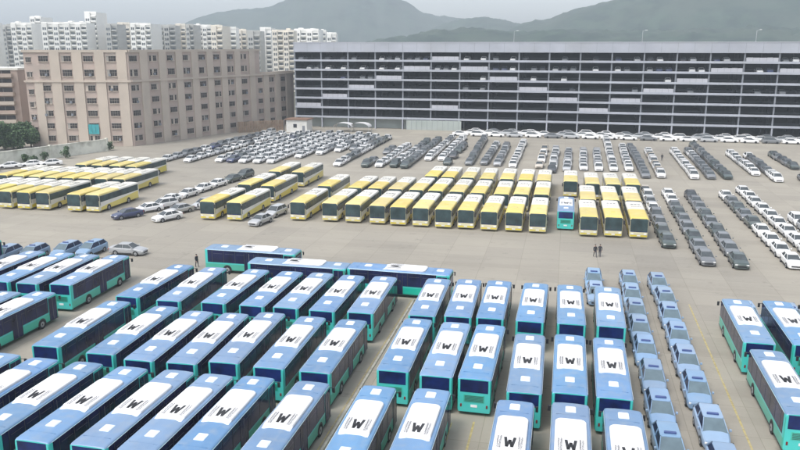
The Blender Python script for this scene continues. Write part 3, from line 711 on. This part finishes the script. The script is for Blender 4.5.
# guard house and canopies
M['shed_w'] = mat('guard_house_wall', (0.66,0.66,0.63), 0.7, var=0.08, dirt=((0.4,0.38,0.33),0.6,0.4))
M['shed_r'] = mat('guard_house_roof', (0.20,0.12,0.08), 0.7)
g = empty('guard_house', (-86.6, 240.5, 0), ga); tag(g, 'small white guard house with brown flat roof near the garage', 'guard house')
b = MB(); b.box(-3.6,3.6,-2.5,2.5,0,4.0,'shed_w'); b.build('wall', g)
b = MB(); b.box(-4.0,4.0,-2.9,2.9,4.0,4.35,'shed_r'); b.build('roof', g)
b = MB(); b.box(-1.1,0.1,-2.56,-2.5,1.5,2.7,'gar_dark'); b.build('window', g)
b = MB(); b.box(2.0,2.9,-2.56,-2.5,0,2.2,'gar_col'); b.build('door', g)
cp = empty('canopy', (0,0,0))
b = MB(); r0 = [[(-3.2*math.cos(math.pi*i/10), y, 1.7+1.3*math.sin(math.pi*i/10)) for i in range(11)] for y in (-2,2)]
b.add(r0[0]+r0[1], [(i,i+1,i+12,i+11) for i in range(10)], 'white', True)
b.add([(x,y,z-0.08) for x,y,z in r0[0]+r0[1]], [(i+11,i+12,i+1,i) for i in range(10)], 'white', True); b.build('cover', cp)
for s in (-1,1):
    for y in (-1.9,1.9): b = MB(); b.cyl((s*3.15,y,0),(s*3.15,y,1.75),0.06,0.06,'pole',6); b.build('post', cp)
CP = Stock(cp)
for i,(px,nm) in enumerate([(344,'left'),(361,'right')]):
    p = un(px, 131.5); CP.put(p.x, p.y, ga, f'white arched canopy at the garage entrance, {nm} of two', 'canopy', 'arched canopies at the garage entrance')
M['rust'] = mat('brown_corrugated_fence', (0.24,0.17,0.12), 0.85, var=0.25, scale=0.8, dirt=((0.3,0.27,0.2),0.7,0.5))
b = MB(); p0 = un(238,133); p1 = un(284,130.5); d = (p1-p0); n = 60
for i in range(n):
    a = p0+d*(i/n); c = p0+d*((i+1)/n); off = Vector((0,0.12*(i%2),0))
    b.box(a.x, c.x-0.004, a.y+off.y, a.y+off.y+0.1, 0, 3.6, 'rust')
for i in range(0,n+1,10):
    a = p0+d*(i/n); b.box(a.x-0.1,a.x+0.1,a.y+0.25,a.y+0.4,0,3.7,'gar_col')
tag(b.build('corrugated_fence'), 'brown corrugated fence between the pink building and guard house', 'fence')

# ------------------------------------------------------------------ pink factory building on the left
M['pink'] = mat('pinkish_render', (0.42,0.34,0.295), 0.85, var=0.08, scale=0.12, dirt=((0.33,0.30,0.26),0.25,0.5))
M['pink_b'] = mat('beige_pilaster_render', (0.475,0.41,0.345), 0.85, var=0.06, scale=0.12, dirt=((0.36,0.33,0.28),0.2,0.45))
M['win'] = mat('old_window_glass', (0.035,0.03,0.03), 0.3, var=0.6, scale=0.4)
M['frame'] = mat('window_frame_grey', (0.30,0.28,0.25), 0.6)
M['roofing'] = mat('flat_roof_felt', (0.25,0.24,0.22), 0.9, var=0.2)
M['tealsheet'] = mat('teal_sheet', (0.05,0.33,0.36), 0.7, var=0.15, scale=1)
P0 = Vector((-147.7,188.2)); P1 = Vector((-119.4,194.4)); P3 = Vector((-97.6,266.4)); P2 = P1+(P3-P1)*0.75
fb = empty('factory_building', (P1.x, P1.y, 0)); tag(fb, 'pink beige eight storey factory building with rows of small dark windows', 'building')
def rel(p): return p - Vector((P1.x, P1.y))
def vec(px):        # where the sight line of a picture column meets the two facades
    q = un(px, 200); d = Vector((q.x, q.y))
    for A, Bp in ((P0,P1),(P1,P3)):
        e = Bp-A; den = d.x*(-e.y)+e.x*d.y
        if abs(den) < 1e-9: continue
        t = (A.x*(-e.y)+e.x*A.y)/den; u = (d.x*A.y-d.y*A.x)/den
        if -0.02 <= u <= 1.02 and t > 0: return (A, Bp, u)
def prism(b, pts, z0, z1, m, top=None):
    n = len(pts); vs = [(p[0],p[1],z0) for p in pts]+[(p[0],p[1],z1) for p in pts]
    b.add(vs, [(i,(i+1)%n,(i+1)%n+n,i+n) for i in range(n)], m); b.add(vs, [tuple(range(n,2*n))], top or m)
nA = Vector(((P1-P0).y, -(P1-P0).x)).normalized(); nB = Vector(((P3-P1).y, -(P3-P1).x)).normalized()   # outward normals
bk = -nB
q = [rel(P0), rel(P1), rel(P3), rel(P3-nB*26), rel(P1-nB*26+(P3-P1)*0.3), rel(P0-nA*60)]
b = MB(); prism(b, q, 0, 18.1, 'pink', 'roofing')
q2 = [rel(P0), rel(P1), rel(P2), rel(P2-nB*26), rel(P1-nB*26+(P3-P1)*0.3), rel(P0-nA*60)]
prism(b, [x+(rel(P1)-x)*0.0005 for x in q2], 18.1, 26.0, 'pink', 'roofing'); b.build('wall', fb)
def along(b, A, Bp, nn, u0, u1, z0, z1, o0, o1, m):
    e = Bp-A; a = rel(A+e*u0); c = rel(A+e*u1)
    pts = [a+nn*o1, c+nn*o1, c+nn*o0, a+nn*o0]; vs = [(p.x,p.y,z) for z in (z0,z1) for p in pts]
    b.add(vs, [(3,2,1,0),(4,5,6,7),(0,1,5,4),(1,2,6,5),(2,3,7,6),(3,0,4,7)], m)
b = MB(); along(b,P0,P1,nA,-0.01,1.015,17.9,18.45,0,0.5,'pink_b'); along(b,P1,P3,nB,0.006,1.0,17.9,18.45,0,0.5,'pink_b'); b.build('cornice', fb)
b = MB(); along(b,P0,P1,nA,-0.01,1.0,26.0,26.7,-0.3,0.3,'pink_b'); along(b,P1,P2,nB,0.004,1.0,26.0,26.7,-0.3,0.3,'pink_b')
along(b,P2,P3,nB,0.02,1.0,18.45,19.0,-0.3,0.1,'pink_b'); b.build('parapet', fb)
WC = [58,80,101,123,144,163,180,195,210,224,237,250,265,276,287]
WZ = [24.3,20.4,16.6,13.1,9.6,6.1,2.6]
us = [vec(p) for p in WC]
for i,(A,Bp,u) in enumerate(us):      # pilasters between the window bays
    e = (Bp-A).length; nn = nA if A is P0 else nB
    hi = i < 12
    nxt = us[i+1] if i+1 < len(us) and us[i+1][0] is A else None
    um = (u+nxt[2])/2 if nxt else u+ (2.9/e)
    b = MB(); hw = 1.35/e
    if A is P0 and i == 0: along(b,A,Bp,nn,0.085,0.165,0,17.9,0,0.30,'pink_b')
    along(b,A,Bp,nn,um-hw,um+hw,0,17.9,0,0.30,'pink_b')
    if hi: along(b,A,Bp,nn,um-hw,um+hw,18.45,26.0,0,0.30,'pink_b')
    b.build('pilaster', fb)
def window(A, Bp, u, z, wd, ht, seed):
    e = (Bp-A).length; nn = nA if A is P0 else nB
    b = MB(); h = wd/2/e
    along(b,A,Bp,nn,u-h-0.15/e,u+h+0.15/e,z+ht/2,z+ht/2+0.14,0,0.22,'frame'); along(b,A,Bp,nn,u-h-0.15/e,u+h+0.15/e,z-ht/2-0.16,z-ht/2,0,0.28,'pink_b')
    along(b,A,Bp,nn,u-h,u+h,z-ht/2,z+ht/2,0,0.05,'win')
    r_ = random.Random(seed)
    for k in range(1,4): uu = u-h+2*h*k/4; along(b,A,Bp,nn,uu-0.03/e,uu+0.03/e,z-ht/2,z+ht/2,0.05,0.09,'frame')
    along(b,A,Bp,nn,u-h,u+h,z+0.15,z+0.2,0.05,0.09,'frame')
    if r_.random() < 0.35:
        k = r_.uniform(-0.8,0.4); along(b,A,Bp,nn,u+k*h,u+k*h+0.6/e,z-ht/2+0.05,z-ht/2+0.7,0.09,0.5,'gar_col')
    if r_.random() < 0.5:
        k = r_.choice((-1,-0.5,0,0.5)); along(b,A,Bp,nn,u+k*h,u+(k+0.5)*h,z-ht/2,z+ht/2,0.05,0.07,r_.choice(('frame','pink_b')))
    b.build('window', fb)
for i,(A,Bp,u) in enumerate(us):
    for k, z in enumerate(WZ):
        if i >= 12 and k < 2: continue
        window(A, Bp, u, z-(0.35 if k > 1 else 0), 2.6 if i < 12 else 2.2, 1.45 if k != 1 else 1.7, i*10+k)
for z in (24,20,15.2,11.7,8.2,4.7): window(P0,P1,0.045,z,1.4,1.3,int(z*7))
A,Bp,u = us[2]; b = MB(); e = (Bp-A).length
for k in range(6): along(b,A,Bp,nA,u-1.5/e+k*0.5/e,u-1.5/e+(k+0.94)*0.5/e,3.5,6.2,0.31+0.05*(k%2),0.36+0.05*(k%2),'tealsheet')
o = b.build('hanging_sheet'); o.location = (P1.x,P1.y,0); tag(o, 'teal sheet hanging on the pink building between two windows', 'sheet')

# balconied block at the far left
M['brick'] = mat('pale_red_render', (0.40,0.31,0.26), 0.85, var=0.12, scale=0.2, dirt=((0.3,0.27,0.23),0.4,0.5))
q = un(0, 138.5); bb = empty('apartment_block', (q.x-14, q.y, 0), R(18)); tag(bb, 'low pale red apartment block with ribbed balconies at left edge', 'building')
b = MB(); b.box(-14,19,0,16,0,20.5,'brick'); b.box(-14.3,19.3,-0.3,16.3,20.5,21.1,'cream'); b.build('wall', bb)
for k in range(7):
    z = 1.6+k*2.8
    for j in range(4):
        b = MB(); x = -13+j*8; b.box(x,x+6.6,-1.5,0,z,z+0.18,'pink_b'); b.box(x,x+6.6,-1.5,-1.4,z+0.18,z+1.1,'brick' if (j+k)%2 else 'pink_b')
        b.box(x,x+0.1,-1.4,0,z+0.18,z+1.1,'pink_b'); b.box(x+6.5,x+6.6,-1.4,0,z+0.18,z+1.1,'pink_b'); b.build('balcony', bb)
        b = MB(); b.box(x+0.6,x+6.0,-0.05,0,z+0.2,z+2.3,'win'); b.box(x+3.2,x+3.3,-0.08,-0.05,z+0.2,z+2.3,'frame'); b.build('window', bb)

# compound wall on the left
M['wallp'] = mat('pale_compound_wall', (0.66,0.66,0.58), 0.85, var=0.1, scale=0.3, dirt=((0.28,0.27,0.22),0.4,0.7))
wl = empty('compound_wall', (0,0,0)); tag(wl, 'pale weathered compound wall behind the far left coaches', 'wall')
pts = [Vector((-150,118)), Vector((-132.0,153)), Vector((-127,168)), Vector((-121.5,184))]
b = MB(); c2 = MB()
for a, c in zip(pts, pts[1:]):
    d = (c-a); n_ = Vector((-d.y,d.x)).normalized()*0.14
    prism(b, [a-n_,c-n_,c+n_,a+n_][::1], 0, 3.1, 'wallp'); n_ *= 1.8
    prism(c2, [a-n_,c-n_,c+n_,a+n_], 3.1, 3.28, 'wallp')
b.build('wall', wl); c2.build('coping', wl)
for i, a in enumerate(pts): b = MB(); b.box(a.x-0.3,a.x+0.3,a.y-0.3,a.y+0.3,0,3.5,'wallp'); b.build('pier', wl)

# ------------------------------------------------------------------ trees and bushes
M['leaf'] = mat('leaf_mid_green', (0.075,0.13,0.05), 0.7, var=0.35, scale=0.8)
M['leaf_d'] = mat('leaf_dark_green', (0.045,0.09,0.04), 0.7, var=0.35, scale=0.8)
M['bark'] = mat('bark', (0.10,0.08,0.06), 0.9, var=0.3)
def tree(name, x, y, h, r, label, seed, cat='tree', n=3600, leaf='leaf', trunk=True, z0=0):
    rr = random.Random(seed); t = empty(name, (x,y,z0)); tag(t, label, cat, 'trees and bushes at the left' )
    b = MB()
    lobes = []
    base = h*0.16 if trunk else h*0.12
    for k in range(9):
        a = rr.uniform(0,6.283); q_ = rr.uniform(0,r*0.62); lobes.append(Vector((q_*math.cos(a), q_*math.sin(a), rr.uniform(base+r*0.2, h-r*0.25))))
    if trunk:
        b.cyl((0,0,0),(0,0,h*0.5),0.22,0.13,'bark',8)
    for l in lobes: b.cyl((0,0,base*rr.uniform(0.5,1)),l,0.09,0.03,'bark',5)
    b.build('trunk', t)
    b = MB()
    for i in range(n):
        l = rr.choice(lobes); v = Vector((rr.gauss(0,1),rr.gauss(0,1),rr.gauss(0,0.8))).normalized()*(r*0.42*rr.random()**0.4)
        c = l+v; c.z = max(c.z, 0.25); s = rr.uniform(0.15,0.34)*(r/2.5)**0.5
        u_ = Vector((rr.gauss(0,1),rr.gauss(0,1),rr.gauss(0,.6))).normalized(); w_ = u_.orthogonal().normalized()
        b.add([c-u_*s, c+w_*s*0.6, c+u_*s, c-w_*s*0.6], [(0,1,2,3)], leaf if rr.random() < 0.6 else ('leaf_d' if leaf=='leaf' else 'leaf'))
    b.build('crown', t); return t
for i,(px,py,h,r) in enumerate([(1,152,7.5,4.4),(10,151,6.4,4.2),(19,150,7.2,4.2),(28,149.5,5.6,3.8),(-10,153,8,4.6)]):
    p = un(px,py); tree('leafy_tree', p.x-2, p.y+4, h, r, 'green leafy tree behind the compound wall, ' + ['second','third','fourth','rightmost','leftmost'][i] + (' from left' if i < 3 else ' of five'), i+1)
for i,(px,py,h,r) in enumerate([(66,158.5,3.0,1.6),(25,163,2.2,1.3),(34,163.5,2.0,1.3),(45,161,2.4,1.3),(110,150.5,2.4,1.4)]):
    p = un(px,py); tree('bush', p.x, p.y, h, r, 'dark bush along the foot of the wall, ' + ['fourth from left','leftmost','second from left','third from left','rightmost'][i], 20+i, 'bush', 450, 'leaf_d', False)

# ------------------------------------------------------------------ residential towers far behind
M['tw_a'] = mat('tower_white', (0.80,0.79,0.75), 0.8, var=0.05, scale=0.02)
M['tw_b'] = mat('tower_cream', (0.72,0.67,0.58), 0.8, var=0.06, scale=0.02)
M['tw_c'] = mat('tower_grey', (0.42,0.42,0.40), 0.8, var=0.08, scale=0.02)
M['tw_w'] = mat('tower_window', (0.07,0.085,0.10), 0.35, var=0.5, scale=0.1)
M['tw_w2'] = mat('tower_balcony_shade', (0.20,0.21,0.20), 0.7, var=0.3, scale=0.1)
TW = [(-30,-4,26,'tw_b'),(-3,5,23,'tw_a'),(5,24,26,'tw_c'),(24,43,24,'tw_a'),(43,53,18,'tw_a'),(54,96,23.5,'tw_a'),(96,107,13.5,'tw_a'),(108,115,24,'tw_a'),(115,126,25,'tw_c'),(127,138,23.8,'tw_b'),(139,159,24.5,'tw_a'),
      (160,182,26,'tw_c'),(183,192,25,'tw_b'),(193,200,25.5,'tw_c'),(200,217,26,'tw_a'),(217,228,26.5,'tw_b'),(228,241,28,'tw_a'),(242,251,30.5,'tw_b'),(252,264,31.5,'tw_c'),(264.5,275,28.5,'tw_a'),(276,297,31,'tw_b'),(297.5,321,30,'tw_a'),(321.5,328,31,'tw_a'),(329,338,33.5,'tw_a')]
for i,(xa,xb,yt,m_) in enumerate(TW):
    dpt = 470+ (i*37 % 5)*14
    z1 = CAMH + (YH-yt)*0.973*dpt/F
    fwd = Vector((-math.sin(YAW), math.cos(YAW))); rt = Vector((math.cos(YAW), math.sin(YAW)))
    hd = dpt*0.973+CAMH*0
    xm = (xa+xb)/2; c = fwd*dpt + rt*((xm-400)/F*dpt); wd = (xb-xa)/F*dpt
    t = empty('apartment_tower', (c.x,c.y,0), YAW+R(rng.uniform(-6,6)))
    nm = {'tw_a':'white','tw_b':'cream','tw_c':'grey'}[m_]
    tag(t, f'{nm} residential tower on the skyline, {ordn(i,len(TW),"left","right")} of the far row', 'residential tower', 'residential towers on the skyline')
    b = MB(); dp = 16
    b.box(-wd/2,wd/2,0,dp,0,z1,m_)
    nb = max(1, round(wd/6.5)); bw = wd/nb
    for k in range(nb):              # projecting bays and roof heads
        x = -wd/2+k*bw
        b.box(x+bw*0.03,x+bw*0.50,-1.4,0,0,z1-(0.8 if k%2 else 0),m_)
        if rng.random() < 0.5: b.box(x+bw*0.25,x+bw*0.6,3,7,z1,z1+rng.uniform(0.6,1.4),m_)
    b.box(-wd/2-0.2,wd/2+0.2,-0.25,0.0,z1-0.9,z1+0.5,m_); b.build('wall', t)
    b = MB(); nf = int(z1/3)
    for f_ in range(nf):
        z = f_*3+0.8
        if z+1.6 > z1-1.0: break
        for k in range(nb):
            x = -wd/2+k*bw
            b.box(x+bw*0.12,x+bw*0.24,-1.46,-1.4,z,z+1.5,'tw_w'); b.box(x+bw*0.30,x+bw*0.42,-1.46,-1.4,z,z+1.5,'tw_w')
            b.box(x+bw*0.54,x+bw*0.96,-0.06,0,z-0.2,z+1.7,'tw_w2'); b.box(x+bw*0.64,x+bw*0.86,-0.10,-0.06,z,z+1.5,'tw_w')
    tag(b.build('windows', t), kind='stuff')
    b = MB()
    for f_ in range(nf):
        z = f_*3+0.3
        for k in range(nb):
            x = -wd/2+k*bw; b.box(x+bw*0.52,x+bw*0.98,-1.1,-0.1,z,z+0.9,m_)
    tag(b.build('balconies', t), kind='stuff')

# ------------------------------------------------------------------ hills
M['hill'] = ground_mat('wooded_hill', ((0.045,0.075,0.055), (0.02,0.038,0.034), (0.055,0.075,0.06)), joint=False, scale=0.035)
def hill(name, prof, dist, thick, seed, rough=3.0):
    rr = random.Random(seed); nx = 160; ny = 26
    xs = [prof[0][0]+(prof[-1][0]-prof[0][0])*i/nx for i in range(nx+1)]
    from mathutils import noise
    vs = []
    for j in range(ny+1):
        d = (j/ny*2-1)
        for i, px in enumerate(xs):
            for (a, ya), (c, yc) in zip(prof, prof[1:]):
                if a <= px <= c: t = (px-a)/(c-a); t = t*t*(3-2*t)*0.4+t*0.6; py = ya+(yc-ya)*t; break
            az = math.atan2((px-400)/F*math.cos(PITCH), 1) ; az0 = -YAW+math.atan((px-400)/F*math.cos(PITCH))
            rad = dist+d*thick
            hgt = (CAMH-0) + (YH-py)*0.973/F*dist
            k = max(0.0, math.cos(d*math.pi/2))**0.8 if d < 0 else max(0.0, math.cos(d*math.pi/2))
            p = Vector((math.sin(az0)*rad, math.cos(az0)*rad, 0))
            nz = noise.fractal(p*0.006+Vector((seed,0,0)), 1.0, 2.0, 5)
            nz2 = noise.noise(p*0.06)
            z = hgt*k*(1+0.16*nz*(1-k**8)) + rough*nz2*k + rough*0.4*noise.noise(p*0.25)*k
            vs.append((p.x,p.y,max(z,-0.5)))
    b = MB(); fs = []
    for j in range(ny):
        for i in range(nx): a = j*(nx+1)+i; fs.append((a,a+1,a+nx+2,a+nx+1))
    b.add(vs, fs, 'hill', True); o = b.build(name); tag(o, kind='structure'); return o
hill('hill', [(120,44),(170,32),(200,20),(215,15.6),(238,12),(270,9.5),(285,4),(300,-5),(330,-12),(360,-11),(385,-4),(407,5),(423,14),(438,17),(470,20),(500,25),(540,34),(600,50)], 2150, 420, 3, 4)
hill('hill', [(380,46),(420,34),(445,24),(465,20),(483,18.8),(500,21),(518,25),(540,31),(580,44)], 1650, 260, 11, 4)
hill('hill', [(480,50),(505,33),(515,27),(523,24),(541,21),(551,20),(563,15),(581,10),(600,6),(612,4),(623,0),(650,-9),(700,-16),(800,-14),(900,-2),(1000,14),(1100,30)], 1350, 300, 19, 4)
hill('hill', [(330,50),(400,38),(440,31),(480,30),(520,33),(560,31),(640,33),(760,29),(860,36),(960,46)], 950, 180, 27, 5)

# ------------------------------------------------------------------ people
M['skin'] = mat('skin', (0.45,0.28,0.20), 0.6); M['cloth_d'] = mat('dark_jacket', (0.025,0.027,0.035), 0.85)
M['cloth_t'] = mat('dark_trousers', (0.04,0.04,0.05), 0.85); M['hair'] = mat('black_hair', (0.012,0.01,0.01), 0.6); M['cloth_g'] = mat('grey_jacket', (0.12,0.12,0.13), 0.85)
def person(x, y, rz, label, stride=0.22, jacket='cloth_d'):
    V = []; E = []; Rd = []
    def nd(p, r, par=None):
        V.append(p); Rd.append(r); i = len(V)-1
        if par is not None: E.append((par,i))
        return i
    pel = nd((0,0,0.95),0.15); sp = nd((0,0,1.15),0.14,pel); ch = nd((0,-0.01,1.36),0.17,sp); nk = nd((0,-0.01,1.49),0.065,ch)
    hd0 = nd((0,-0.02,1.58),0.085,nk); nd((0,-0.02,1.67),0.075,hd0)
    for s in (-1,1):
        hp = nd((s*0.10,0,0.90),0.11,pel); kn = nd((s*0.11,-0.02-s*stride*0.5,0.50),0.068,hp); an = nd((s*0.11,-s*stride,0.10),0.045,kn); nd((s*0.12,-s*stride-0.16,0.045),0.04,an)
        sh = nd((s*0.19,0,1.40),0.075,ch); el = nd((s*0.26,0.03+s*0.05,1.12),0.05,sh); wr = nd((s*0.25,-0.07+s*0.08,0.89),0.035,el)
        pm = nd((s*0.25,-0.09+s*0.08,0.83),0.035,wr)
        for q_, ln in enumerate((0.075,0.085,0.08,0.06)):
            k = nd((s*0.25,-0.125+q_*0.023+s*0.08,0.785),0.010,pm); nd((s*0.24,-0.13+q_*0.023+s*0.08,0.785-ln),0.008,k)
        th = nd((s*0.235,-0.14+s*0.08,0.84),0.011,wr); nd((s*0.225,-0.17+s*0.08,0.795),0.009,th)
    me = bpy.data.meshes.new('body'); me.from_pydata(V,E,[]); o = bpy.data.objects.new('body', me); COL.objects.link(o)
    md = o.modifiers.new('s','SKIN'); me.skin_vertices[0].data[0].use_root = True
    for i, r in enumerate(Rd): me.skin_vertices[0].data[i].radius = (r, r*(0.75 if i in (0,1,2) else 1))
    o.modifiers.new('u','SUBSURF').levels = 1
    dg = bpy.context.evaluated_depsgraph_get(); m2 = bpy.data.meshes.new_from_object(o.evaluated_get(dg))
    o.modifiers.clear(); o.data = m2; m2.materials.clear()
    for k in (jacket,'cloth_t','skin','black'): m2.materials.append(M[k])
    for p in m2.polygons:
        c = p.center; p.use_smooth = True
        p.material_index = 2 if (c.z > 1.50 or (abs(c.x) > 0.19 and c.z < 0.90)) else (0 if c.z > 0.92 else (3 if c.z < 0.10 else 1))
    t = empty('person', (x,y,0.004), rz); tag(t, label, 'person'); o.parent = t
    h = MB(); rings = []
    for k in range(6):
        a = math.pi/2*k/5; rings.append([((0.105*math.cos(a))*math.cos(q_*math.pi/5), 0.005+(0.115*math.cos(a))*math.sin(q_*math.pi/5), 1.655+0.115*math.sin(a)) for q_ in range(10)])
    h.loft(rings, 'hair', True); h.build('hair', t)
    for s in (-1,1):
        e_ = MB(); e_.cyl((s*0.033,-0.098,1.65),(s*0.033,-0.106,1.65),0.011,0.008,'black',6); e_.build('eye', t)
    n_ = MB(); n_.cyl((0,-0.09,1.65),(0,-0.122,1.615),0.010,0.016,'skin',6); n_.build('nose', t)
    return t
person(4.7,102.7,R(20),'person in dark clothes walking beside a companion, left one of the pair')
person(5.35,103.0,R(-15),'person in dark clothes walking beside a companion, right one of the pair')
person(-45.8,86.8,R(70),'person in dark clothes walking alone behind the blue buses',0.16)
person(23.7,197,R(180),'person in dark clothes standing between far car lines',0.05)

# ------------------------------------------------------------------ haze
hz = bpy.data.materials.new('haze'); hz.use_nodes = True; t = hz.node_tree; t.nodes.clear()
pv = t.nodes.new('ShaderNodeVolumePrincipled'); pv.inputs['Color'].default_value = (0.82,0.92,1.0,1); pv.inputs['Density'].default_value = 0.00040
mo = t.nodes.new('ShaderNodeOutputMaterial'); t.links.new(pv.outputs[0], mo.inputs['Volume'])
M['haze'] = hz
b = MB(); b.box(-2900,2900,-2900,2900,-1.5,330,'haze'); tag(b.build('haze'), kind='stuff', label='pale haze filling the air over the lot', cat='haze')
